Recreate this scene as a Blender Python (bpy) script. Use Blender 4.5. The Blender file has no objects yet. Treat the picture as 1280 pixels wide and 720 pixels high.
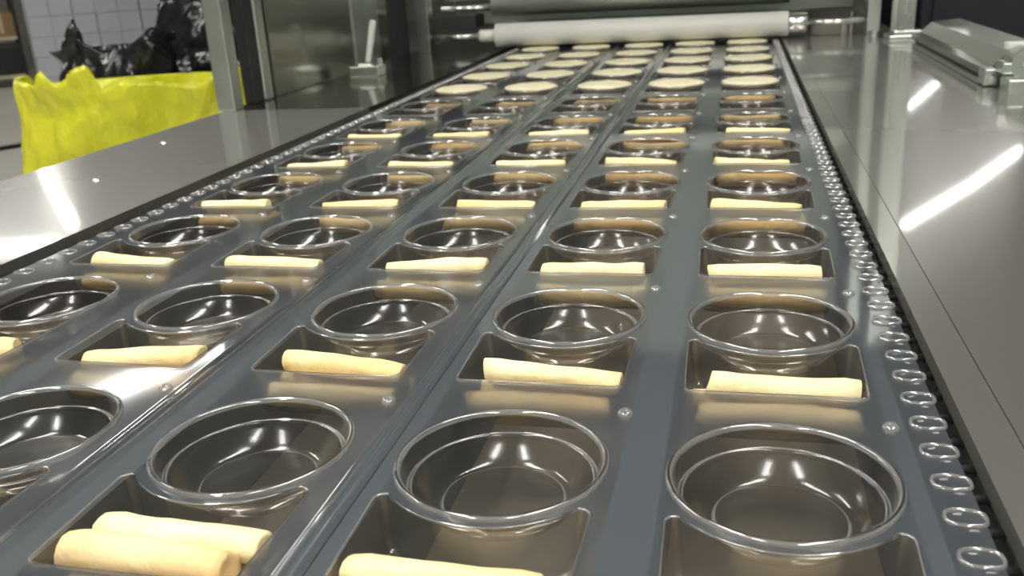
import bpy, bmesh, math, random
from mathutils import Vector, Matrix, noise
from mathutils.geometry import delaunay_2d_cdt

# ------------------------------------------------------------------ units
# one unit = the pitch of the trays along the film (0.18 m); the film lies at z = 0.9 m
S, ZW = 0.18, 0.9
def M(x, y, z=0.0): return Vector((x*S, y*S, z*S + ZW))
scene = bpy.context.scene
COL = scene.collection
random.seed(11)
R = random.Random(5)

# ------------------------------------------------------------------ camera
cam = bpy.data.cameras.new('camera'); camo = bpy.data.objects.new('camera', cam); COL.objects.link(camo)
cam.sensor_width = 36.0; cam.lens = 1164.25/1280*36.0; cam.clip_start = 0.01; cam.clip_end = 100
cam.dof.use_dof = True; cam.dof.focus_distance = 0.52; cam.dof.aperture_fstop = 16
_yaw, _pit, _rol = -0.2452, 0.3359, -0.0587
_fw = Vector((math.sin(_yaw)*math.cos(_pit), math.cos(_yaw)*math.cos(_pit), -math.sin(_pit)))
_rt = Vector((math.cos(_yaw), -math.sin(_yaw), 0)); _up = _rt.cross(_fw)
_r = math.cos(_rol)*_rt + math.sin(_rol)*_up; _u = -math.sin(_rol)*_rt + math.cos(_rol)*_up
camo.matrix_world = Matrix(((_r.x, _u.x, -_fw.x, 0), (_r.y, _u.y, -_fw.y, 0), (_r.z, _u.z, -_fw.z, 0), (0, 0, 0, 1)))
camo.location = M(-0.1246, -1.9632, 1.162)
scene.camera = camo

# ------------------------------------------------------------------ world, exposure
w = bpy.data.worlds.new('world'); scene.world = w; w.use_nodes = True
w.node_tree.nodes['Background'].inputs[0].default_value = (0.9, 0.95, 1.0, 1)
w.node_tree.nodes['Background'].inputs[1].default_value = 0.05
vs = scene.view_settings
vs.view_transform = 'Standard'; vs.look = 'None'; vs.gamma = 1.0; vs.use_curve_mapping = False
vs.exposure = 0.35
scene.cycles.transparent_max_bounces = 24
scene.cycles.max_bounces = 10
scene.cycles.sample_clamp_indirect = 4.0
TUBE = 22.0            # glow of the ceiling tubes

# ------------------------------------------------------------------ materials
MAT = {}
def new_mat(name):
    m = bpy.data.materials.new(name); m.use_nodes = True; nt = m.node_tree
    for n in list(nt.nodes): nt.nodes.remove(n)
    out = nt.nodes.new('ShaderNodeOutputMaterial'); MAT[name] = m
    return m, nt, out
def pbr(name, col, rough=0.5, metal=0.0, var=0.0, scale=8.0, bump=0.0, bscale=40.0, stretch=(1, 1, 1), coat=0.0, trans=0.0, col2=None, bdist=0.004):
    m, nt, out = new_mat(name)
    b = nt.nodes.new('ShaderNodeBsdfPrincipled')
    b.inputs['Base Color'].default_value = (*col, 1); b.inputs['Roughness'].default_value = rough
    b.inputs['Metallic'].default_value = metal; b.inputs['Coat Weight'].default_value = coat
    tc = nt.nodes.new('ShaderNodeTexCoord'); mp = nt.nodes.new('ShaderNodeMapping')
    mp.inputs['Scale'].default_value = stretch
    nt.links.new(tc.outputs['Object'], mp.inputs['Vector'])
    if var or col2:
        nz = nt.nodes.new('ShaderNodeTexNoise'); nz.inputs['Scale'].default_value = scale; nz.inputs['Detail'].default_value = 4
        nt.links.new(mp.outputs['Vector'], nz.inputs['Vector'])
        rp = nt.nodes.new('ShaderNodeValToRGB')
        rp.color_ramp.elements[0].position = 0.3; rp.color_ramp.elements[1].position = 0.7
        c2 = col2 if col2 else tuple(min(1, c*(1+var)) for c in col)
        c1 = col if col2 else tuple(c*(1-var) for c in col)
        rp.color_ramp.elements[0].color = (*c1, 1); rp.color_ramp.elements[1].color = (*c2, 1)
        nt.links.new(nz.outputs['Fac'], rp.inputs['Fac']); nt.links.new(rp.outputs['Color'], b.inputs['Base Color'])
    if bump:
        n2 = nt.nodes.new('ShaderNodeTexNoise'); n2.inputs['Scale'].default_value = bscale; n2.inputs['Detail'].default_value = 5
        nt.links.new(mp.outputs['Vector'], n2.inputs['Vector'])
        bp = nt.nodes.new('ShaderNodeBump'); bp.inputs['Strength'].default_value = bump; bp.inputs['Distance'].default_value = bdist
        nt.links.new(n2.outputs['Fac'], bp.inputs['Height']); nt.links.new(bp.outputs['Normal'], b.inputs['Normal'])
    sh = b.outputs[0]
    if trans:
        t = nt.nodes.new('ShaderNodeBsdfTranslucent'); t.inputs[0].default_value = (*col, 1)
        mx = nt.nodes.new('ShaderNodeMixShader'); mx.inputs[0].default_value = trans
        nt.links.new(sh, mx.inputs[1]); nt.links.new(t.outputs[0], mx.inputs[2]); sh = mx.outputs[0]
    nt.links.new(sh, out.inputs[0])
    return m

def steel(name, col, r1, r2, mix, stretch=(60, 1, 1), broad=0.0):
    """brushed stainless sheet: a sharp and a broad lobe"""
    m, nt, out = new_mat(name)
    tc = nt.nodes.new('ShaderNodeTexCoord'); mp = nt.nodes.new('ShaderNodeMapping'); mp.inputs['Scale'].default_value = stretch
    nt.links.new(tc.outputs['Object'], mp.inputs['Vector'])
    nz = nt.nodes.new('ShaderNodeTexNoise'); nz.inputs['Scale'].default_value = 6; nz.inputs['Detail'].default_value = 6
    nt.links.new(mp.outputs['Vector'], nz.inputs['Vector'])
    gl = []
    for r, a in ((r1, 0.008), (r2, 0.02)):
        g = nt.nodes.new('ShaderNodeBsdfPrincipled'); g.inputs['Metallic'].default_value = 1.0
        g.inputs['Base Color'].default_value = (*col, 1)
        mr = nt.nodes.new('ShaderNodeMapRange'); mr.inputs['To Min'].default_value = r-a*0.5; mr.inputs['To Max'].default_value = r+a*0.5
        nt.links.new(nz.outputs['Fac'], mr.inputs['Value']); nt.links.new(mr.outputs[0], g.inputs['Roughness'])
        gl.append(g)
    mx = nt.nodes.new('ShaderNodeMixShader'); mx.inputs[0].default_value = mix
    nt.links.new(gl[0].outputs[0], mx.inputs[1]); nt.links.new(gl[1].outputs[0], mx.inputs[2])
    bd = nt.nodes.new('ShaderNodeBsdfPrincipled'); bd.inputs['Metallic'].default_value = 1.0
    bd.inputs['Base Color'].default_value = (*[min(1, c*1.25) for c in col], 1); bd.inputs['Roughness'].default_value = 0.6
    m3 = nt.nodes.new('ShaderNodeMixShader'); m3.inputs[0].default_value = broad
    nt.links.new(mx.outputs[0], m3.inputs[1]); nt.links.new(bd.outputs[0], m3.inputs[2])
    nt.links.new(m3.outputs[0], out.inputs[0])
    return m

def film(name, tint, ior, rough, veil, veilcol, haze=0.0, hrough=0.25):
    """thin clear plastic sheet: see-through, mirrored at grazing angles, faintly milky"""
    m, nt, out = new_mat(name)
    tr = nt.nodes.new('ShaderNodeBsdfTransparent'); tr.inputs[0].default_value = (*tint, 1)
    df = nt.nodes.new('ShaderNodeBsdfDiffuse'); df.inputs[0].default_value = (*veilcol, 1)
    m1 = nt.nodes.new('ShaderNodeMixShader'); m1.inputs[0].default_value = veil
    see = tr
    if haze:
        rf = nt.nodes.new('ShaderNodeBsdfRefraction'); rf.inputs['Color'].default_value = (*tint, 1)
        rf.inputs['IOR'].default_value = 1.02; rf.inputs['Roughness'].default_value = hrough
        see = nt.nodes.new('ShaderNodeMixShader'); see.inputs[0].default_value = haze
        nt.links.new(tr.outputs[0], see.inputs[1]); nt.links.new(rf.outputs[0], see.inputs[2])
    nt.links.new(see.outputs[0], m1.inputs[1]); nt.links.new(df.outputs[0], m1.inputs[2])
    gl = nt.nodes.new('ShaderNodeBsdfAnisotropic') if False else nt.nodes.new('ShaderNodeBsdfGlossy')
    gl.inputs['Roughness'].default_value = rough
    # Fresnel of both faces of the sheet, the same from either side
    lw = nt.nodes.new('ShaderNodeNewGeometry')
    dot = nt.nodes.new('ShaderNodeVectorMath'); dot.operation = 'DOT_PRODUCT'
    nt.links.new(lw.outputs['Incoming'], dot.inputs[0]); nt.links.new(lw.outputs['Normal'], dot.inputs[1])
    ab = nt.nodes.new('ShaderNodeMath'); ab.operation = 'ABSOLUTE'; nt.links.new(dot.outputs['Value'], ab.inputs[0])
    om = nt.nodes.new('ShaderNodeMath'); om.operation = 'SUBTRACT'; om.inputs[0].default_value = 1.0; nt.links.new(ab.outputs[0], om.inputs[1])
    pw = nt.nodes.new('ShaderNodeMath'); pw.operation = 'POWER'; pw.inputs[1].default_value = 4.0; nt.links.new(om.outputs[0], pw.inputs[0])
    f0 = 2*((ior-1)/(ior+1))**2
    ma = nt.nodes.new('ShaderNodeMath'); ma.operation = 'MULTIPLY_ADD'; ma.inputs[1].default_value = 1-f0; ma.inputs[2].default_value = f0
    nt.links.new(pw.outputs[0], ma.inputs[0])
    m2 = nt.nodes.new('ShaderNodeMixShader')
    nt.links.new(ma.outputs[0], m2.inputs[0]); nt.links.new(m1.outputs[0], m2.inputs[1]); nt.links.new(gl.outputs[0], m2.inputs[2])
    nt.links.new(m2.outputs[0], out.inputs[0])
    return m

def emit(name, col, st):
    m, nt, out = new_mat(name); e = nt.nodes.new('ShaderNodeEmission')
    e.inputs[0].default_value = (*col, 1); e.inputs[1].default_value = st; nt.links.new(e.outputs[0], out.inputs[0]); return m

film('clear_film', (0.64, 0.65, 0.65), 1.58, 0.06, 0.10, (0.42, 0.48, 0.54), 0.6, 0.9)
film('clear_wall', (0.76, 0.72, 0.67), 1.60, 0.20, 0.085, (0.44, 0.43, 0.40))
film('clear_cup', (0.82, 0.79, 0.75), 1.46, 0.16, 0.03, (0.45, 0.44, 0.41))
film('glint_lip', (0.72, 0.72, 0.71), 1.85, 0.10, 0.20, (0.74, 0.75, 0.75))  # thicker folded plastic; bright rim highlights also put into its white veil
film('wrap_film', (0.9, 0.92, 0.93), 1.5, 0.15, 0.25, (0.8, 0.82, 0.85))
steel('plate_steel', (0.50, 0.50, 0.465), 0.045, 0.21, 0.5, broad=0.27)
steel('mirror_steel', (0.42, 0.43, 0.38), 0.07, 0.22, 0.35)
steel('panel_steel', (0.30, 0.31, 0.26), 0.12, 0.30, 0.6, (1, 30, 1))
pbr('aluminium', (0.56, 0.60, 0.56), 0.32, 1.0, 0.06, 20)
pbr('grey_green_metal', (0.24, 0.27, 0.23), 0.45, 0.6, 0.08, 6)
pbr('bright_metal', (0.78, 0.79, 0.76), 0.25, 1.0)
pbr('dark_metal', (0.03, 0.033, 0.033), 0.5, 0.3, 0.15, 30)
pbr('black_rubber', (0.006, 0.007, 0.007), 0.55)
pbr('slate_rail', (0.085, 0.102, 0.110), 0.5, 0.0, 0.12, 10)
pbr('bed_grey', (0.155, 0.143, 0.122), 0.5, 0.0, 0.25, 5)
pbr('white_roller', (0.66, 0.66, 0.62), 0.45, 0.0, 0.03, 5)
pbr('breadstick', (0.86, 0.60, 0.23), 0.75, 0.0, 0, 22, 0.5, 110, col2=(0.97, 0.82, 0.47))
pbr('breadstick_pale', (0.92, 0.73, 0.36), 0.75, 0.0, 0, 20, 0.5, 110, col2=(0.98, 0.87, 0.56))
pbr('chain_black', (0.010, 0.011, 0.011), 0.8, 0.0)
pbr('breadstick_toasted', (0.70, 0.42, 0.14), 0.75, 0.0, 0, 16, 0.4, 90, col2=(0.95, 0.78, 0.45))
pbr('cream_dip', (0.86, 0.80, 0.55), 0.55, 0.0, 0.04, 40, 0.25, 60)
pbr('yellow_plastic', (0.76, 0.78, 0.04), 0.15, 0.0, 0, 5, 1.0, 13, stretch=(1, 1, .7), trans=0.3, col2=(0.93, 0.91, 0.07), bdist=0.03)
pbr('black_plastic', (0.012, 0.013, 0.013), 0.2, 0.0, 0, 1, 0.6, 9, bdist=0.012)
pbr('white_carton', (0.72, 0.75, 0.78), 0.6, 0.0, 0.05, 3)
pbr('brown_carton', (0.30, 0.19, 0.09), 0.7, 0.0, 0.1, 5)
pbr('pale_board', (0.62, 0.55, 0.42), 0.6)
pbr('wood', (0.36, 0.25, 0.14), 0.7, 0.0, 0.2, 6)
pbr('navy_paint', (0.010, 0.012, 0.020), 0.5)
pbr('floor_paint', (0.62, 0.59, 0.54), 0.35, 0.0, 0.08, 1.2)
pbr('wall_paint', (0.60, 0.61, 0.57), 0.7, 0.0, 0.04, 1)
pbr('ceiling_paint', (0.30, 0.29, 0.27), 0.8)
pbr('grey_bin', (0.52, 0.49, 0.44), 0.5)
emit('tube_light', (1.0, 0.98, 0.93), TUBE)

# ------------------------------------------------------------------ mesh helpers (coordinates in units)
def finish(name, bm, mat, parent=None, loc=(0, 0, 0), smooth=False, raw=False):
    bmesh.ops.scale(bm, vec=(S, S, S), verts=bm.verts)
    bmesh.ops.recalc_face_normals(bm, faces=bm.faces)
    me = bpy.data.meshes.new(name); bm.to_mesh(me); bm.free()
    if smooth:
        for p in me.polygons: p.use_smooth = True
    me.materials.append(MAT[mat])
    o = bpy.data.objects.new(name, me); COL.objects.link(o)
    place(o, loc, parent)
    return o
def place(o, loc, parent=None):
    o.parent = parent
    o.location = Vector(loc)*S if parent else M(*loc)
    return o
def tag(o, label=None, cat=None, group=None, kind=None):
    if label: o['label'] = label
    if cat: o['category'] = cat
    if group: o['group'] = group
    if kind: o['kind'] = kind
    return o
def empty(name, loc, label, cat, group=None, rz=0.0):
    o = bpy.data.objects.new(name, None); COL.objects.link(o); o.location = M(*loc); o.rotation_euler.z = rz
    o.empty_display_size = 0.05
    return tag(o, label, cat, group)
def box(bm, x0, x1, y0, y1, z0, z1, bev=0.0):
    g = bmesh.ops.create_cube(bm, size=1.0)
    for v in g['verts']:
        v.co = Vector((x0+(v.co.x+.5)*(x1-x0), y0+(v.co.y+.5)*(y1-y0), z0+(v.co.z+.5)*(z1-z0)))
    if bev:
        es = {e for v in g['verts'] for e in v.link_edges}
        bmesh.ops.bevel(bm, geom=list(es), offset=bev, segments=2, affect='EDGES', profile=0.5)
    return bm
def boxm(*a, **k): return box(bmesh.new(), *a, **k)
def cyl(bm, p, q, r, r2=None, n=20, caps=True):
    p, q = Vector(p), Vector(q); d = (q-p); r2 = r if r2 is None else r2
    m = d.to_track_quat('Z', 'Y').to_matrix(); L = []
    for c, rr in ((p, r), (q, r2)):
        L.append([bm.verts.new(c + m @ Vector((rr*math.cos(2*math.pi*i/n), rr*math.sin(2*math.pi*i/n), 0))) for i in range(n)])
    for i in range(n): bm.faces.new((L[0][i], L[0][(i+1) % n], L[1][(i+1) % n], L[1][i]))
    if caps: bm.faces.new(L[0][::-1]); bm.faces.new(L[1])
    return bm
def tube(bm, pts, r, n=8):
    pts = [Vector(p) for p in pts]; rings = []
    for i, p in enumerate(pts):
        d = (pts[min(i+1, len(pts)-1)] - pts[max(i-1, 0)]); m = d.to_track_quat('Z', 'Y').to_matrix()
        rings.append([bm.verts.new(p + m @ Vector((r*math.cos(2*math.pi*k/n), r*math.sin(2*math.pi*k/n), 0))) for k in range(n)])
    for a, b in zip(rings, rings[1:]):
        for k in range(n): bm.faces.new((a[k], a[(k+1) % n], b[(k+1) % n], b[k]))
    bm.faces.new(rings[0][::-1]); bm.faces.new(rings[-1])
    return bm
def lathe(bm, prof, n=48, close=True):
    rings = []
    for r, z in prof:
        if r < 1e-6: rings.append([bm.verts.new((0, 0, z))])
        else: rings.append([bm.verts.new((r*math.cos(2*math.pi*i/n), r*math.sin(2*math.pi*i/n), z)) for i in range(n)])
    for a, b in zip(rings, rings[1:]):
        for i in range(n):
            j = (i+1) % n
            if len(b) == 1: bm.faces.new((a[i], a[j], b[0]))
            elif len(a) == 1: bm.faces.new((a[0], b[j], b[i]))
            else: bm.faces.new((a[i], a[j], b[j], b[i]))
    return bm
def prism(bm, poly, z0, z1):
    a = [bm.verts.new((x, y, z0)) for x, y in poly]; b = [bm.verts.new((x, y, z1)) for x, y in poly]; n = len(poly)
    bm.faces.new(a[::-1]); bm.faces.new(b)
    for i in range(n): bm.faces.new((a[i], a[(i+1) % n], b[(i+1) % n], b[i]))
    return bm
def extrude_y(bm, prof, y0, y1, close=False, ny=1):
    rows = []
    for j in range(ny+1):
        y = y0+(y1-y0)*j/ny
        rows.append([bm.verts.new((x, y, z)) for x, z in prof])
    n = len(prof)
    for a, b in zip(rows, rows[1:]):
        for i in range(n if close else n-1): bm.faces.new((a[i], a[(i+1) % n], b[(i+1) % n], b[i]))
    if close: bm.faces.new(rows[0][::-1]); bm.faces.new(rows[-1])
    return bm
def struct(o): o['kind'] = 'structure'; return o

# ------------------------------------------------------------------ room shell
Zf, Zc = -5.0, 14.0
XL, XR, YB, YF = -62.0, 34.0, -26.0, 112.0
struct(finish('floor', boxm(XL, XR, YB, YF, Zf-.5, Zf), 'floor_paint'))
struct(finish('ceiling', boxm(XL, XR, YB, YF, Zc, Zc+.5), 'ceiling_paint'))
struct(finish('wall_left', boxm(XL-1, XL, YB, YF, Zf, Zc), 'wall_paint'))
struct(finish('wall_right', boxm(XR, XR+1, YB, YF, Zf, Zc), 'wall_paint'))
struct(finish('wall_back', boxm(XL, XR, YF, YF+1, Zf, Zc), 'wall_paint'))
struct(finish('wall_front', boxm(XL, XR, YB-1, YB, Zf, Zc), 'wall_paint'))

# ------------------------------------------------------------------ ceiling lights
def ceiling_light(a, b, width, label):
    a, b = Vector((*a, 11.0)), Vector((*b, 11.0)); c = (a+b)/2; L = (b-a).length; ang = math.atan2(b.y-a.y, b.x-a.x)
    t = empty('ceiling_light', c, label, 'lamp', None, ang)
    h = width/2
    bm = bmesh.new()
    poly = [(-h*1.5, .10), (-h, .75), (h, .75), (h*1.5, .10)]
    r0 = [bm.verts.new((-L/2, y, z)) for y, z in poly]; r1 = [bm.verts.new((L/2, y, z)) for y, z in poly]
    for i in range(3): bm.faces.new((r0[i], r0[i+1], r1[i+1], r1[i]))
    bm.faces.new(r0); bm.faces.new(r1[::-1])
    finish('housing', bm, 'ceiling_paint', t)
    bm = bmesh.new()
    for s in (-1, 1): cyl(bm, (-L/2*.98, s*h*.5, .08), (L/2*.98, s*h*.5, .08), h*.48, n=12)
    finish('light_tube', bm, 'tube_light', t, smooth=False)
    bm = bmesh.new()
    for s in (-.35, .35): cyl(bm, (L*s, 0, .7), (L*s, 0, Zc-11.0), .05, n=6)
    finish('hanger', bm, 'dark_metal', t)
LIGHTS = [((-48.5, 54.6), (-35.5, 40.8), 0.55, 'long ceiling tube light far off to the left'),
          ((7.4, 41.6), (12.0, 49.7), 0.36, 'nearer ceiling tube light mirrored in right deck'),
          ((12.0, 49.7), (16.6, 58.8), 0.36, 'ceiling tube light end to end behind the nearer mirrored one'),
          ((13.0, 75.7), (19.0, 94.0), 0.26, 'farthest ceiling tube light to the right'),
          ((-20.2, 19.0), (-17.9, 25.5), 0.6, 'ceiling tube light left of the machine line'),
          ((-5.5, -5), (-5.5, 4), 1.4, 'added fill tube light above left deck plate'),  # unseen overhead pair, added for general illumination
          ((4.0, -5), (4.0, 4), 1.4, 'added fill tube light above right deck plate'),
          ((-5.5, -16), (-5.5, -8), 1.4, 'added fill tube light behind the camera, left one'),  # unseen pair behind the camera, added for illumination
          ((4.0, -16), (4.0, -8), 1.4, 'added fill tube light behind the camera, right one'),
          ((-14.0, 1.0), (-14.0, 9.0), 1.4, 'added fill tube light over the aisle beside left deck'),  # unseen, added to brighten the sacks at the left
          ((-34.0, 12.0), (-34.0, 22.0), 1.4, 'added fill tube light over the pallets at far left'),  # unseen, added to light up the left background
          ((-37.5, 35.4), (-33.4, 37.0), 0.8, 'short ceiling tube light above the wrapped pallet')]
for L in LIGHTS: ceiling_light(*L)

# ------------------------------------------------------------------ the packaging machine
Y0, Y1 = -3.0, 20.0
mach = empty('packaging_machine', (-1.4, 5, Zf), 'long stainless steel packaging machine carrying a web of clear plastic cups', 'machine')
def mp(name, bm, mat, smooth=False, label=None):
    o = finish(name, bm, mat, None, (0, 0, 0), smooth); o.parent = mach
    o.location = -Vector((-1.4, 5, Zf))*S
    if label: o['label'] = label
    return o
PT = 0.012
def plate(x0, x1, y0, y1, z, nx=24, ny=40, f=None):
    bm = bmesh.new(); g = []
    for j in range(ny+1):
        y = y0+(y1-y0)*j/ny
        g.append([bm.verts.new((x0+(x1-x0)*i/nx, y, z - .05 + (f(x0+(x1-x0)*i/nx, y) if f else 0))) for i in range(nx+1)])
    for j in range(ny):
        for i in range(nx): bm.faces.new((g[j][i], g[j][i+1], g[j+1][i+1], g[j+1][i]))
    r = bmesh.ops.extrude_face_region(bm, geom=list(bm.faces))
    for v in r['geom']:
        if isinstance(v, bmesh.types.BMVert): v.co.z += .05
    bm.normal_update()
    bmesh.ops.split_edges(bm, edges=[e for e in bm.edges if len(e.link_faces) == 2 and e.calc_face_angle() > .6])
    return bm
def shade_top(o):
    for p in o.data.polygons: p.use_smooth = abs(p.normal.z) > .9
rsag = lambda x, y: -0.003*((x-.56)/1.4)**2
o = mp('right_deck_plate', plate(.56, 1.95, Y0, Y1, PT, 24, 60, rsag), 'plate_steel'); shade_top(o)
mp('right_deck_strip', plate(.452, .5565, Y0, Y1, PT, 1, 1, lambda x, y: -.0005 if x < .5 else 0), 'plate_steel')
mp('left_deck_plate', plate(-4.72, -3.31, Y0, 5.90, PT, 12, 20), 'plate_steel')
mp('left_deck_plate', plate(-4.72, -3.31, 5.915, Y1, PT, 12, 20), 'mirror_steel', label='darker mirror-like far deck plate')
bm = bmesh.new()
box(bm, 1.93, 1.97, Y0, Y1, -1.6, -.05); box(bm, -4.74, -4.70, Y0, Y1, -1.6, -.05)
mp('side_skirt', bm, 'plate_steel')
mp('bed_pan', boxm(-3.6, .75, Y0, Y1, -.50, -.42), 'bed_grey')
bm = bmesh.new(); box(bm, -3.30, -3.26, Y0, Y1, -.42, -.04); mp('chain_channel', bm, 'black_rubber')
bm = bmesh.new(); box(bm, -3.26, -3.07, Y0, Y1, -.42, -.06); mp('chain_channel', bm, 'black_rubber')
bm = bmesh.new(); box(bm, .33, .452, Y0, Y1, -.42, -.06); mp('chain_channel', bm, 'black_rubber')
for x in (-4.5, 1.7):
    for y in (-2.5, 6, 18):
        bm = boxm(x-.2, x+.2, y-.2, y+.2, Zf+.15, -.05, bev=.02); l = mp('leg', bm, 'aluminium')
        bm = bmesh.new(); cyl(bm, (x, y, Zf), (x, y, Zf+.16), .28, .18, n=16); mp('foot', bm, 'black_rubber')
LX = {5: 0.0, 4: -.6693, 3: -1.3437, 2: -2.0597, 1: -2.764}
GAP = [(LX[a]+LX[a-1])/2 for a in (5, 4, 3, 2)]
for gx in GAP:
    mp('support_rail', boxm(gx-.055, gx+.055, Y0, Y1, -.42, -.05), 'slate_rail')
mp('support_rail', boxm(.285, .33, Y0, Y1, -.42, -.05), 'slate_rail')
# rivet heads on the left deck
for px, py in ((-4.03, 3.05), (-4.35, 4.3), (1.22, 1.35), (1.62, 2.1)):
    bm = bmesh.new(); lathe(bm, [(.028, 0), (.024, .008), (.012, .013), (0, .014)], 12)
    for v in bm.verts: v.co += Vector((px, py, PT))
    mp('rivet', bm, 'bright_metal', True)

# ------------------------------------------------------------------ gripper chains
def chain(x, label):
    t = empty('gripper_chain', (x, 5, -.075), label, 'chain')
    bm = boxm(-.028, .028, -.05, .05, -.02, .012, bev=.006)
    cyl(bm, (-.035, 0, .016), (.035, 0, .016), .014, n=8)
    first = finish('chain_link', bm, 'chain_black', t, (0, -7.5, 0), True)
    y = -7.5+.135
    while y < 7.5:
        c = first.copy(); COL.objects.link(c); c.location = Vector((0, y, 0))*S; y += .135
chain(-3.255, 'dark gripper chain running along left edge of the clear film')
chain(.425, 'dark gripper chain running along right edge of the clear film')

# ------------------------------------------------------------------ the film web
KMIN, KMAX = -1, 11
web = empty('film_web', (0, 0, 0), 'clear plastic film web formed into five lanes of cups and stick wells', 'packaging')
CUPR = 0.268
def well_outline(R_=.297):
    """near edge, sides and the far edge that hugs the cup above it; counter-clockwise, cup centre at the origin"""
    pts = []
    def arc(cx, cy, r, a0, a1, n):
        for i in range(n+1):
            a = math.radians(a0+(a1-a0)*i/n); pts.append((cx+r*math.cos(a), cy+r*math.sin(a)))
    arc(-.222, -.537, .028, 180, 270, 4); arc(.222, -.537, .028, 270, 360, 4)
    arc(.232, -.215, .026, 0, 100, 5)
    a0 = math.degrees(math.atan2(-.205, .212)); a1 = math.degrees(math.atan2(-.205, -.212)) + 0
    for i in range(15):
        a = math.radians(a0 + (a1-a0)*i/14); pts.append((R_*math.cos(a), R_*math.sin(a)))
    arc(-.232, -.215, .026, 80, 180, 5)
    return pts
WO = well_outline()
def circle(r, n=48): return [(r*math.cos(2*math.pi*i/n), r*math.sin(2*math.pi*i/n)) for i in range(n)]
CO = circle(CUPR)
# flat sheet with the openings, one cell triangulated once and repeated
rectc = [(-.30, -.64), (.30, -.64), (.30, .36), (-.30, .36)]
verts = [Vector(p) for p in rectc+WO+CO]; edges = []
b = 0
for L in (rectc, WO, CO):
    edges += [(b+i, b+(i+1) % len(L)) for i in range(len(L))]; b += len(L)
cv, ce, cf, *_ = delaunay_2d_cdt(verts, edges, [], 0, 1e-5)
def inside(p, poly):
    c = False
    for (x0, y0), (x1, y1) in zip(poly, poly[1:]+poly[:1]):
        if (y0 > p.y) != (y1 > p.y) and p.x < (x1-x0)*(p.y-y0)/(y1-y0)+x0: c = not c
    return c
tris = []
for f in cf:
    m_ = sum((cv[i] for i in f), Vector((0, 0)))/len(f)
    if inside(m_, rectc) and not inside(m_, WO) and not inside(m_, CO): tris.append(f)
bm = bmesh.new()
for lane, lx in LX.items():
    for k in range(KMIN, KMAX+1):
        vv = [bm.verts.new((lx+p.x, k+p.y, 0)) for p in cv]
        for f in tris: bm.faces.new([vv[i] for i in f])
bmesh.ops.delete(bm, geom=[v for v in bm.verts if not v.link_faces], context='VERTS')
YA, YE = KMIN-.64, KMAX+.36
for x0, x1 in ((.30, .405), (-3.19, LX[1]-.30)):
    vs_ = [bm.verts.new(p) for p in ((x0, YA, 0), (x1, YA, 0), (x1, YE, 0), (x0, YE, 0))]; bm.faces.new(vs_)
finish('film_sheet', bm, 'clear_film', web)
# lengthwise ridges between the lanes
for i, gx in enumerate(GAP):
    a, b_ = LX[5-i]-.30, LX[4-i]+.30
    c = gx+.012
    if i in (0, 3):
        finish('lane_strip', extrude_y(bmesh.new(), [(b_, 0), (a, 0)], YA, YE), 'clear_film', web); continue
    prof = [(b_, 0), (c-.030, 0), (c-.026, .003), (c-.020, .012), (c-.013, .015), (c-.006, .012), (c, .004), (c+.006, .012), (c+.013, .015), (c+.020, .012), (c+.026, .003), (c+.030, 0), (a, 0)]
    finish('lane_ridge', extrude_y(bmesh.new(), prof, YA, YE), 'clear_film', web, smooth=True)
# cup
cprof = [(CUPR, 0), (.267, .006), (.263, .011), (.257, .012), (.252, .008), (.249, -.001), (.248, -.006), (.241, -.043), (.240, -.048), (.237, -.050),
         (.234, -.047), (.230, -.044), (.226, -.045), (.223, -.050), (.222, -.056), (.220, -.062), (.190, -.0995), (.185, -.105), (.180, -.110), (.174, -.114), (.168, -.115), (.163, -.114), (.159, -.110), (.155, -.105), (.151, -.103), (.146, -.103), (.05, -.103), (0, -.103)]
def add_lip(o, test, shift=0):
    o.data.materials.append(MAT['glint_lip'])
    for p in o.data.polygons:
        if test(p.center/S): p.material_index = 1
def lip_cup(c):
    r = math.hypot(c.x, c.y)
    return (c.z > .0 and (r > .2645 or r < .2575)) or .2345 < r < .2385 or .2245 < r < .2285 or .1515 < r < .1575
cup0 = finish('cup', lathe(bmesh.new(), cprof, 56), 'clear_cup', web, (LX[5], 0, 0), True); add_lip(cup0, lip_cup)
# stick well
bm = bmesh.new(); rings = []
for sc, z in ((1.0, 0), (.995, .006), (.986, .009), (.976, .005), (.970, -.008), (.955, -.08), (.935, -.128), (.915, -.141), (.88, -.144)):
    rings.append([bm.verts.new((x*sc, -.42+(y+.42)*sc, z)) for x, y in WO])
for ra, rb in zip(rings, rings[1:]):
    for i in range(len(ra)): bm.faces.new((ra[i], ra[(i+1) % len(ra)], rb[(i+1) % len(ra)], rb[i]))
bmesh.ops.triangle_fill(bm, edges=[bm.edges.get((rings[-1][i], rings[-1][(i+1) % len(WO)])) for i in range(len(WO))], use_beauty=True)
well0 = finish('stick_well', bm, 'clear_wall', web, (LX[5], 0, 0), True); well0.data.materials.append(MAT['glint_lip'])
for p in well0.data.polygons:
    if len(p.vertices) == 4 and p.index//len(WO) in (0, 2): p.material_index = 1
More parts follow.
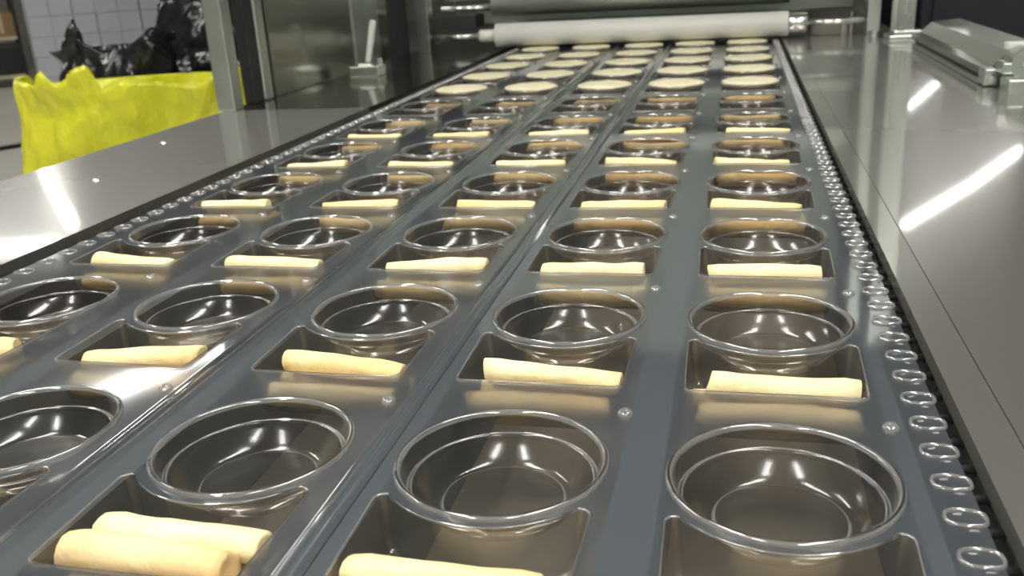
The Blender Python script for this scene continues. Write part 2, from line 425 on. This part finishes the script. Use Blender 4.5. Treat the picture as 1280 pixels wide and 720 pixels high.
# dimple, edge dent
bm = bmesh.new(); lathe(bm, [(.022, 0), (.020, .008), (.012, .014), (.007, .009), (0, .008)], 14)
dim0 = finish('dimple', bm, 'glint_lip', web, (LX[5]+.275, .285, 0), True)
bm = bmesh.new(); pts = []
for sc, z in ((1.0, .001), (.95, .008), (.86, .008), (.80, .001)):
    ring = []
    for i in range(16):
        a = 2*math.pi*i/16; ring.append(bm.verts.new((.046*sc*math.copysign(abs(math.cos(a))**.75, math.cos(a)), .034*sc*math.copysign(abs(math.sin(a))**.75, math.sin(a)), z)))
    pts.append(ring)
for ra, rb in zip(pts, pts[1:]):
    for i in range(16): bm.faces.new((ra[i], ra[(i+1) % 16], rb[(i+1) % 16], rb[i]))
dent0 = finish('edge_dent', bm, 'glint_lip', web, (.368, YA+.1, 0), True)
def child_copy(src, loc):
    c = src.copy(); COL.objects.link(c); c.location = Vector(loc)*S; return c
for lane, lx in LX.items():
    for k in range(KMIN, KMAX+1):
        if (lane, k) == (5, 0): continue
        child_copy(cup0, (lx, k, 0)); child_copy(well0, (lx, k, 0)); child_copy(dim0, (lx+.275, k+.285, 0))
y = YA+.1+.143
n = 0
while y < YE-.1:
    child_copy(dent0, (.368, y, 0)); y += .143
y = YA+.1
while y < YE-.1:
    child_copy(dent0, (-3.14, y, 0)); y += .143

# ------------------------------------------------------------------ breadsticks
def stick_mesh(seed, mat, L=.458, r=.040):
    rr = random.Random(seed); bm = bmesh.new(); n, m_ = 12, 11; rings = []
    bend = rr.uniform(-.012, .012); s0, s1 = rr.uniform(-.5, .5), rr.uniform(-.5, .5)
    for j in range(m_):
        t = j/(m_-1); ring = []
        endr = 1.0 + rr.uniform(.06, .10)*max(0, 1-min(t, 1-t)*4)**2 - .12*max(0, 1-min(t, 1-t)*20)
        for i in range(n):
            a = 2*math.pi*i/n
            q = r*endr*(1+.16*noise.noise(Vector((t*4+seed*3.1, math.cos(a), math.sin(a)))))
            sl = (s0*(1-t)**6 + s1*t**6)
            ring.append(bm.verts.new(((t-.5)*L + sl*math.sin(a+seed)*r*.6, q*math.cos(a) + bend*math.sin(t*math.pi), q*math.sin(a)*.96)))
        rings.append(ring)
    for ra, rb in zip(rings, rings[1:]):
        for i in range(n): bm.faces.new((ra[i], ra[(i+1) % n], rb[(i+1) % n], rb[i]))
    for ring, x, flip in ((rings[0], -1, True), (rings[-1], 1, False)):
        inner = [bm.verts.new(v.co.lerp(Vector((v.co.x, 0, 0)), .35)) for v in ring]
        for i in range(n): bm.faces.new((ring[i], ring[(i+1) % n], inner[(i+1) % n], inner[i]))
        c = bm.verts.new((sum(v.co.x for v in inner)/n - x*.012, 0, 0))
        for i in range(n): bm.faces.new((inner[i], inner[(i+1) % n], c))
    bmesh.ops.scale(bm, vec=(S, S, S), verts=bm.verts); bmesh.ops.recalc_face_normals(bm, faces=bm.faces)
    me = bpy.data.meshes.new('breadstick'); bm.to_mesh(me); bm.free(); me.materials.append(MAT[mat])
    for p in me.polygons: p.use_smooth = True
    return me
STK = {'lo': [stick_mesh(s, m_, .435) for s, m_ in ((1, 'breadstick'), (2, 'breadstick_pale'), (3, 'breadstick'))],
       'hi': [stick_mesh(s, m_, .415) for s, m_ in ((4, 'breadstick_pale'), (5, 'breadstick'), (6, 'breadstick_pale'))],
       'toast': [stick_mesh(7, 'breadstick_toasted', .42, .046)]}
LN = {5: 'rightmost lane', 4: 'second lane from the right', 3: 'middle lane', 2: 'second lane from the left', 1: 'leftmost lane'}
ORD = ['front', 'second', 'third', 'fourth', 'fifth', 'sixth', 'seventh', 'eighth', 'ninth', 'tenth', 'eleventh', 'twelfth', 'thirteenth']
# yaw, x shift of the upper stick as seen in the photograph: (lane, row of the cup above the well)
UP = {(5, 0): (.0, -.02), (5, 1): (.03, .025), (4, 1): (-.04, .025), (3, 1): (-.10, .03), (2, 1): (.10, .02), (3, 0): (-.06, -.02), (4, 0): (-.06, -.02),
      (4, 2): (-.03, 0), (3, 2): (.10, .03), (5, 2): (.06, .0), (5, 3): (-.10, -.02)}
def stick(me, x, y, z, yaw, tilt, label):
    o = bpy.data.objects.new('breadstick', me); COL.objects.link(o)
    o.location = M(x, y, z); o.rotation_euler = (R.uniform(0, 6.28), tilt, yaw); o.rotation_mode = 'XYZ'
    # spin about its own length first
    o.rotation_euler = (o.rotation_euler.x, tilt, yaw)
    tag(o, label, 'breadstick', 'breadsticks in the wells of the film')
for lane, lx in LX.items():
    for k in range(0, KMAX+1):
        if k > 10: continue
        well = '%s, %s well' % (LN[lane], ORD[k])
        bz = -.144+.0405
        stick(R.choice(STK['lo']), lx+R.uniform(-.016, .016), k-.502, bz, R.uniform(-.02, .02), 0, 'pale breadstick, near one of lower pair, %s' % well)
        stick(R.choice(STK['lo']), lx+R.uniform(-.016, .016), k-.408, bz, R.uniform(-.02, .02), 0, 'pale breadstick, far one of lower pair, %s' % well)
        yaw, dx = UP.get((lane, k), (R.uniform(-.10, .10), R.uniform(-.03, .03)))
        if (lane, k) == (3, 0):
            stick(STK['toast'][0], lx-.018, k-.470, bz+.073, -.05, 0, 'toasted golden breadstick with brown flecks, on top in middle lane front well')
            stick(STK['hi'][0], lx+.025, k-.386, bz+.079, -.05, 0, 'pale breadstick behind the toasted one, middle lane front well')
            continue
        if k >= 6: continue
        src = STK['hi']
        stick(R.choice(src), lx+dx, k-.450, bz+.077, yaw, R.uniform(-.07, .07), 'golden breadstick on top of two others, %s' % well)

# ------------------------------------------------------------------ dip portions in the four far rows
def dip_mesh(seed):
    bm = bmesh.new(); n = 40
    prof = [(0, -.0975), (.14, -.0975), (.165, -.104), (.195, -.086), (.212, -.050), (.232, -.030), (.243, -.008), (.258, .014), (.254, .020), (.235, .026), (.16, .029), (.08, .031), (0, .031)]
    lathe(bm, prof, n)
    for v in bm.verts:
        if v.co.z > 0:
            q = noise.noise(Vector((v.co.x*9+seed*7, v.co.y*9, 0)))
            v.co.z += .005*q
            f = 1+.02*noise.noise(Vector((v.co.x*6+seed*3, v.co.y*6, 3))); v.co.x *= f; v.co.y *= f
    bmesh.ops.scale(bm, vec=(S, S, S), verts=bm.verts); bmesh.ops.recalc_face_normals(bm, faces=bm.faces)
    me = bpy.data.meshes.new('dip_portion'); bm.to_mesh(me); bm.free(); me.materials.append(MAT['cream_dip'])
    for p in me.polygons: p.use_smooth = True
    return me
DIPS = [dip_mesh(i) for i in range(4)]
for lane, lx in LX.items():
    for k in range(7, 12):
        o = bpy.data.objects.new('dip_portion', R.choice(DIPS)); COL.objects.link(o); o.location = M(lx, k, 0); o.rotation_euler.z = R.uniform(0, 6)
        wh = {7: 'nearest filled row', 8: 'second filled row', 9: 'third filled row', 10: 'fourth filled row', 11: 'last row under the roller'}[k]
        tag(o, 'round cream dip filling its cup, %s, %s' % (LN[lane], wh), 'dip', 'dip portions in the filled cups')

# ------------------------------------------------------------------ sealing station: rollers, shafts, posts
yr = 11.2
rol = empty('film_roller', (-1.35, yr, .205), 'white roller spanning the film web, lower of the two', 'roller')
bm = bmesh.new(); n = 32
prof = [(0, -2.08), (.150, -2.08), (.158, -2.07), (.158, 1.86), (.150, 1.87), (0, 1.87)]
def xl(prof, n=32):
    bm = bmesh.new(); lathe(bm, [(r, z) for r, z in prof], n)
    bmesh.ops.rotate(bm, verts=bm.verts, matrix=Matrix.Rotation(math.pi/2, 3, 'Y')); return bm
finish('roller_sleeve', xl([(r, z) for r, z in prof]), 'white_roller', rol, smooth=False)
finish('collar', xl([(0, -2.32), (.075, -2.32), (.082, -2.31), (.082, -2.081), (0, -2.081)], 20), 'white_roller', rol)
finish('collar', xl([(0, 1.871), (.128, 1.871), (.135, 1.88), (.135, 2.10), (.128, 2.11), (0, 2.11)], 24), 'bright_metal', rol)
finish('shaft', xl([(0, -3.02), (.035, -3.02), (.035, -2.321), (0, -2.321)], 14), 'bright_metal', rol)
finish('shaft', xl([(0, 2.111), (.040, 2.111), (.040, 2.83), (0, 2.83)], 14), 'bright_metal', rol)
for c in rol.children:
    if c.name.startswith('roller_sleeve') or c.name.startswith('collar') or c.name.startswith('shaft'):
        for p in c.data.polygons: p.use_smooth = abs(p.normal.x) < .5
ur = empty('upper_roller', (-1.55, 11.75, .56), 'grey-green roller behind and above the white one', 'roller')
finish('roller_sleeve', xl([(0, -2.05), (.125, -2.05), (.125, 2.1), (0, 2.1)]), 'grey_green_metal', ur)
finish('shaft', xl([(0, -2.82), (.04, -2.82), (.04, -2.051), (0, -2.051)], 14), 'bright_metal', ur)
finish('shaft', xl([(0, 2.101), (.04, 2.101), (.04, 3.03), (0, 3.03)], 14), 'bright_metal', ur)
for c in ur.children:
    for p in c.data.polygons: p.use_smooth = abs(p.normal.x) < .5

st = empty('sealing_station', (-1.4, 12, PT), 'grey-green sealing station with posts at the far end of film', 'machine')
def sp(name, bm, mat, label=None, smooth=False):
    o = finish(name, bm, mat, None, (0, 0, 0), smooth); o.parent = st; o.location = -Vector((-1.4, 12, PT))*S
    if label: o['label'] = label
    return o
sp('post', boxm(-4.56, -4.37, 11.05, 11.3, PT, 4.0, bev=.01), 'aluminium')
sp('post', boxm(1.48, 1.64, 11.05, 11.3, PT, 4.0, bev=.01), 'aluminium')
bm = boxm(1.72, 1.98, 10.6, 10.72, .12, 4.0, bev=.008); sp('slotted_post', bm, 'aluminium')
bm = boxm(1.70, 1.76, 10.5, 10.6, .12, 4.0, bev=.008); box(bm, 1.84, 1.87, 10.54, 10.6, .28, .50); box(bm, 1.90, 1.93, 10.54, 10.6, .12, .30); sp('guide_rib', bm, 'bright_metal')
bm = boxm(1.66, 2.10, 10.35, 10.9, PT, .07, bev=.01); box(bm, 1.72, 2.04, 10.42, 10.8, .07, .12, bev=.01); sp('post_base', bm, 'aluminium')
bm = bmesh.new(); cyl(bm, (1.56, 10.95, PT), (1.56, 10.95, .09), .06, n=10); sp('bolt', bm, 'bright_metal')
bm = bmesh.new(); cyl(bm, (1.8, 10.46, .12), (1.8, 10.46, .17), .045, n=8); sp('bolt', bm, 'bright_metal')
sp('housing', boxm(-4.3, 1.45, 12.2, 17.0, .30, 5.0, bev=.03), 'grey_green_metal')
sp('cross_beam', boxm(-4.37, 1.48, 11.95, 12.15, .66, .80, bev=.01), 'aluminium')
sp('cross_beam', boxm(-4.37, 1.48, 11.95, 12.15, 1.35, 1.6, bev=.01), 'aluminium')
sp('side_block', boxm(.85, 1.40, 11.5, 12.0, PT, .20, bev=.01), 'bed_grey')
sp('side_block', boxm(-4.3, -3.8, 11.5, 12.0, .30, .48, bev=.01), 'dark_metal')
bm = bmesh.new(); cyl(bm, (1.34, 11.45, PT), (1.34, 11.45, .30), .03, n=8); sp('bolt', bm, 'bright_metal')
bm = bmesh.new(); cyl(bm, (1.25, 11.45, PT), (1.25, 11.45, .16), .05, n=8); sp('bolt', bm, 'bright_metal')
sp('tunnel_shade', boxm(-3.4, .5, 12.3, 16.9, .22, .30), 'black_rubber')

# ------------------------------------------------------------------ left side guard: posts and steel panel
gd = empty('side_guard', (-4.66, 8, PT), 'tall olive-grey steel guard panel with posts on left deck', 'panel')
def gp(name, bm, mat, label=None):
    o = finish(name, bm, mat, None, (0, 0, 0)); o.parent = gd; o.location = -Vector((-4.66, 8, PT))*S
    if label: o['label'] = label
    return o
gp('post', boxm(-4.78, -4.60, 5.86, 6.03, PT, 4.2, bev=.012), 'aluminium')
gp('post', boxm(-4.74, -4.62, 6.30, 6.48, PT, 4.2, bev=.012), 'dark_metal', 'dark upright beside the bright post')
gp('post', boxm(-4.72, -4.60, 6.50, 6.66, PT, 4.2, bev=.03), 'aluminium')
gp('post', boxm(-4.74, -4.66, 6.68, 6.78, PT, 4.2), 'dark_metal', 'dark upright beside the panel')
gp('panel', boxm(-4.70, -4.64, 6.78, 10.15, PT, 4.2, bev=.01), 'panel_steel')
gp('panel', boxm(-4.72, -4.68, 10.15, 11.05, PT, 4.2), 'dark_metal', 'dark sheet standing in for the dark gap at the far end')  # dark sheet paints the darkness of the open gap beside the post
bm = bmesh.new(); prism(bm, [(-4.64, 8.9), (-4.615, 8.92), (-4.615, 9.75), (-4.64, 9.77)], PT, 4.2); gp('cover_strip', bm, 'aluminium')

# ------------------------------------------------------------------ toggle lever on its block
tg = empty('toggle_clamp', (-4.28, 8.4, PT), 'small metal toggle clamp with upright white lever on left deck', 'clamp')
finish('base_block', boxm(-.18, .17, -.13, .13, 0, .12, bev=.012), 'bright_metal', tg)
bm = bmesh.new(); cyl(bm, (0, 0, .12), (.115, .0, .60), .034, .042, n=12); cyl(bm, (.115, 0, .60), (.118, 0, .615), .042, .028, n=12)
finish('lever', bm, 'white_roller', tg, smooth=False)
bm = bmesh.new(); cyl(bm, (.13, .05, .12), (.13, .05, .19), .035, n=8); finish('bolt', bm, 'bright_metal', tg)
bm = bmesh.new(); cyl(bm, (-.08, -.05, .12), (.08, -.05, .12), .04, n=10); finish('pivot', bm, 'bright_metal', tg)

# ------------------------------------------------------------------ cover bar and clamps at the right
cv_ = empty('side_cover', (2.2, 8, PT), 'folded steel cover with clamp blocks along right deck edge', 'cover')
def cp(name, bm, mat, label=None, smooth=False):
    o = finish(name, bm, mat, None, (0, 0, 0), smooth); o.parent = cv_; o.location = -Vector((2.2, 8, PT))*S
    if label: o['label'] = label
    return o
cp('slot_rail', boxm(1.80, 1.88, 6.45, 9.6, PT, .05, bev=.006), 'grey_green_metal')
cp('slot_rail', boxm(1.83, 1.92, 6.45, 9.6, .05, .09), 'black_rubber', 'black slot between the two rails')
prof = [(1.81, .09), (1.81, .145), (1.90, .16), (2.01, .265), (2.30, .29), (2.30, .26), (2.03, .235), (1.93, .12), (1.91, .09)]
cp('folded_cover', extrude_y(bmesh.new(), prof, 6.42, 9.75, close=True), 'panel_steel', 'brushed steel sheet folded upward')
cp('end_block', boxm(1.80, 1.90, 6.24, 6.45, .02, .15, bev=.010), 'aluminium')
bm = bmesh.new(); cyl(bm, (1.85, 6.25, .07), (1.85, 6.19, .07), .028, n=12); cp('bolt', bm, 'bright_metal')
bm = boxm(1.88, 2.30, 6.05, 6.30, .13, .22, bev=.015); cp('bearing_base', bm, 'aluminium')
bm = bmesh.new(); cyl(bm, (2.06, 6.04, .20), (2.06, 6.30, .20), .125, n=28); cp('bearing_cap', bm, 'aluminium')
bm = bmesh.new(); cyl(bm, (2.06, 6.00, .22), (2.06, 6.04, .22), .022, n=10); cp('screw', bm, 'bright_metal')
bm = bmesh.new(); cyl(bm, (2.02, 6.00, .20), (2.02, 6.04, .20), .016, n=10); cp('screw', bm, 'bright_metal')
bm = boxm(1.88, 2.02, 5.85, 6.10, -.06, .12, bev=.02); cp('lower_bracket', bm, 'aluminium')
bm = bmesh.new(); cyl(bm, (2.06, 5.70, .0), (2.06, 5.90, .0), .075, n=6); cp('hex_nut', bm, 'bright_metal')
cp('bracket', boxm(1.975, 2.6, 5.6, 9.75, -.5, -.06), 'dark_metal')
cp('top_rail', boxm(1.96, 3.2, 6.32, 6.42, .29, .345, bev=.01), 'white_roller')

# dark machine cabinet behind, right
cb = empty('machine_cabinet', (4.2, 14, Zf), 'dark navy machine cabinet behind the right deck', 'cabinet')
finish('body', boxm(-1.85, 6, -1.5, 4, .3, 5.8, bev=.04), 'navy_paint', cb)
finish('door', boxm(-1.7, 1.9, -1.56, -1.5, .6, 5.5, bev=.02), 'navy_paint', cb)
finish('door', boxm(2.0, 5.9, -1.56, -1.5, .6, 5.5, bev=.02), 'navy_paint', cb)
finish('plinth', boxm(-1.7, 5.8, -1.4, 3.9, 0, .3), 'black_rubber', cb)

# ------------------------------------------------------------------ sacks and stock at the left
def sack(name, loc, rx, ry, h, rimf, seed, mat, rz, label, crumple=.10, n=150, m_=70, openr=.9, e=.55):
    """standing sack: wall rows up to a rim whose height is rimf(x fraction, front side)"""
    smp = []
    for i in range(2001):
        a = 2*math.pi*i/2000; smp.append(Vector((math.copysign(abs(math.cos(a))**e, math.cos(a)), math.copysign(abs(math.sin(a))**e, math.sin(a)), 0)))
    cum = [0.0]
    for p, q in zip(smp, smp[1:]): cum.append(cum[-1]+math.hypot((q.x-p.x)*rx, (q.y-p.y)*ry))
    ringp, k = [], 0
    for i in range(n):
        t = cum[-1]*i/n
        while cum[k+1] < t: k += 1
        ringp.append(smp[k].lerp(smp[k+1], (t-cum[k])/max(1e-9, cum[k+1]-cum[k])))
    bm = bmesh.new(); rings = []
    for j in range(m_+1):
        v = j/m_; ring = []
        for c in ringp:
            top = h+rimf(c.x, c.y < .2)
            z = top*min(1, v/.92); q = 1.0 - .05*(1-v)**4
            if v > .92: t = (v-.92)/.08; q *= 1-(1-openr)*t; z = top - .5*t
            p = Vector((c.x*rx*q, c.y*ry*q, z))
            vo = noise.voronoi(Vector((p.x*1.5+seed, p.y*1.5, p.z*1.1+.3*p.x)))[0]
            vo2 = noise.voronoi(Vector((p.x*3.4, p.y*3.4+seed, p.z*2.8-.8*p.x)))[0]
            nv = (vo[1]-vo[0])*.9 + (vo2[1]-vo2[0])*.35 + 1.0*noise.noise(Vector((p.x*.8+seed, p.y*.8, p.z*1.0))) - .85
            p += Vector((c.x, c.y, 0))*nv*crumple*(.3+min(.7, v))
            p.z = max(0, p.z)
            ring.append(bm.verts.new(p))
        rings.append(ring)
    for ra, rb in zip(rings, rings[1:]):
        for i in range(n): bm.faces.new((ra[i], ra[(i+1) % n], rb[(i+1) % n], rb[i]))
    bm.faces.new(rings[0][::-1])
    c = bm.verts.new((0, 0, sum(v.co.z for v in rings[-1])/n-.1))
    for i in range(n): bm.faces.new((rings[-1][i], rings[-1][(i+1) % n], c))
    o = finish(name, bm, mat, None, loc, True); o.rotation_euler.z = rz
    return tag(o, label, 'bag')
def lerp_table(T):
    def f(x, front):
        if not front: return T[0][2] if len(T[0]) > 2 else -.08
        for a, b_ in zip(T, T[1:]):
            if a[0] <= x <= b_[0]: return a[1]+(b_[1]-a[1])*(x-a[0])/(b_[0]-a[0])
        return T[0][1] if x < T[0][0] else T[-1][1]
    return f
PX = lambda px: (px-160)/140.0
YEL = [(px_, z) for px_, z in ((20, .08), (68, .02), (75, .24), (90, .03), (100, .07), (115, .22), (127, .25), (134, .20), (138, -.06), (152, .0), (165, .05), (205, -.02), (245, -.10), (268, .06), (290, .10))]
sack('yellow_sack', (-8.12, 9.70, Zf), 1.74, .95, 5.0, lerp_table([(PX(a), b_) for a, b_ in YEL]),
     3.0, 'yellow_plastic', .23, 'crumpled bright yellow plastic sack behind left deck', .17)
sack('black_sack', (-10.95, 13.2, Zf), 1.15, .85, 5.25, lerp_table([(-1, -.1), (-.75, .1), (-.6, .5), (-.45, .15), (0, -.1), (.5, .0), (.8, .25), (1, .1)]), 8.0, 'black_plastic', .3,
     'shiny black plastic sack directly behind the yellow one, left', .30, openr=.8)
sack('black_sack', (-9.6, 15.6, Zf), 1.75, 1.0, 6.1, lerp_table([(-1, -.3), (-.5, .1), (0, .2), (.5, .1), (1, 0)]), 15.0, 'black_plastic', .2,
     'taller shiny black plastic sack beside the steel post', .38, openr=.6)

# wrapped pallet of white cartons
pl = empty('wrapped_pallet', (-30.0, 38.8, Zf), 'pallet of pale grey cartons in stretch wrap behind black sacks', 'pallet', None, .62)
bm = bmesh.new()
for yy in (-2.2, 0, 2.2): box(bm, -2.9, 2.9, yy-.3, yy+.3, 0, .5)
for i in range(7): box(bm, -2.9+i*.85, -2.9+i*.85+.6, -2.5, 2.5, .5, .65)
finish('pallet', bm, 'wood', pl)
bm = boxm(-.46, .46, -.8, .8, 0, .86, bev=.03); first = None
for i in range(6):
    for j in range(3):
        for k in range(7):
            if 0 < i < 5 and j == 1 and k < 6: continue
            p = ((i-2.5)*.95+R.uniform(-.02, .02), (j-1)*1.64, .65+k*.88)
            if first is None: first = finish('carton', bm, 'white_carton', pl, p)
            else: child_copy(first, p)
finish('stretch_wrap', boxm(-2.93, 2.93, -2.52, 2.52, .3, 6.95, bev=.08), 'wrap_film', pl)

# rack with brown cartons at far left
rk = empty('storage_rack', (-50.5, 53.0, Zf), 'storage rack with pale shelf at far left', 'rack', None, .75)
for x in (-3, 2.9):
    for y in (-1.5, 1.5): finish('upright', boxm(x-.12, x+.12, y-.12, y+.12, 0, 9), 'dark_metal', rk)
for z in (.6, 3.1, 6.0): finish('shelf', boxm(-3, 3, -1.6, 1.6, z, z+.22), 'pale_board', rk)
for i, x in enumerate((-1.9, .1, 2.0)):
    b = empty('brown_carton', (0, 0, 0), ['brown carton on the rack shelf, left end', 'brown carton on the rack shelf, between two others', 'brown carton on the rack shelf, right end'][i], 'box', 'cartons on the storage rack', .75)
    b.location = M(-50.5, 53.0, Zf+3.32) + Matrix.Rotation(.75, 3, 'Z') @ (Vector((x, 0, 0))*S)
    finish('body', boxm(-.8, .8, -1.2, 1.2, 0, 1.6, bev=.03), 'brown_carton', b)
    finish('tape', boxm(-.1, .1, -1.21, 1.21, .2, 1.61), 'pale_board', b)
    d = empty('dark_crate', (0, 0, 0), ['dark crate under the rack shelf, left end', 'dark crate under the rack shelf, middle', 'dark crate under the rack shelf, right end'][i], 'crate', 'crates on the storage rack', .75)
    d.location = M(-50.5, 53.0, Zf+.82) + Matrix.Rotation(.75, 3, 'Z') @ (Vector((x, 0, 0))*S)
    finish('body', boxm(-.85, .85, -1.3, 1.3, 0, 1.8, bev=.05), 'dark_metal', d)
    finish('rim', boxm(-.9, .9, -1.35, 1.35, 1.8, 1.95, bev=.03), 'slate_rail', d)
# black cable on the floor
bm = bmesh.new(); tube(bm, [(-31+t*4.5, 27+t*7.5+1.2*math.sin(t*4), .09) for t in [i/24 for i in range(25)]], .09, 8)
tag(finish('floor_cable', bm, 'black_rubber', None, (0, 0, Zf), True), 'black cable lying curved on the pale floor at left', 'cable')
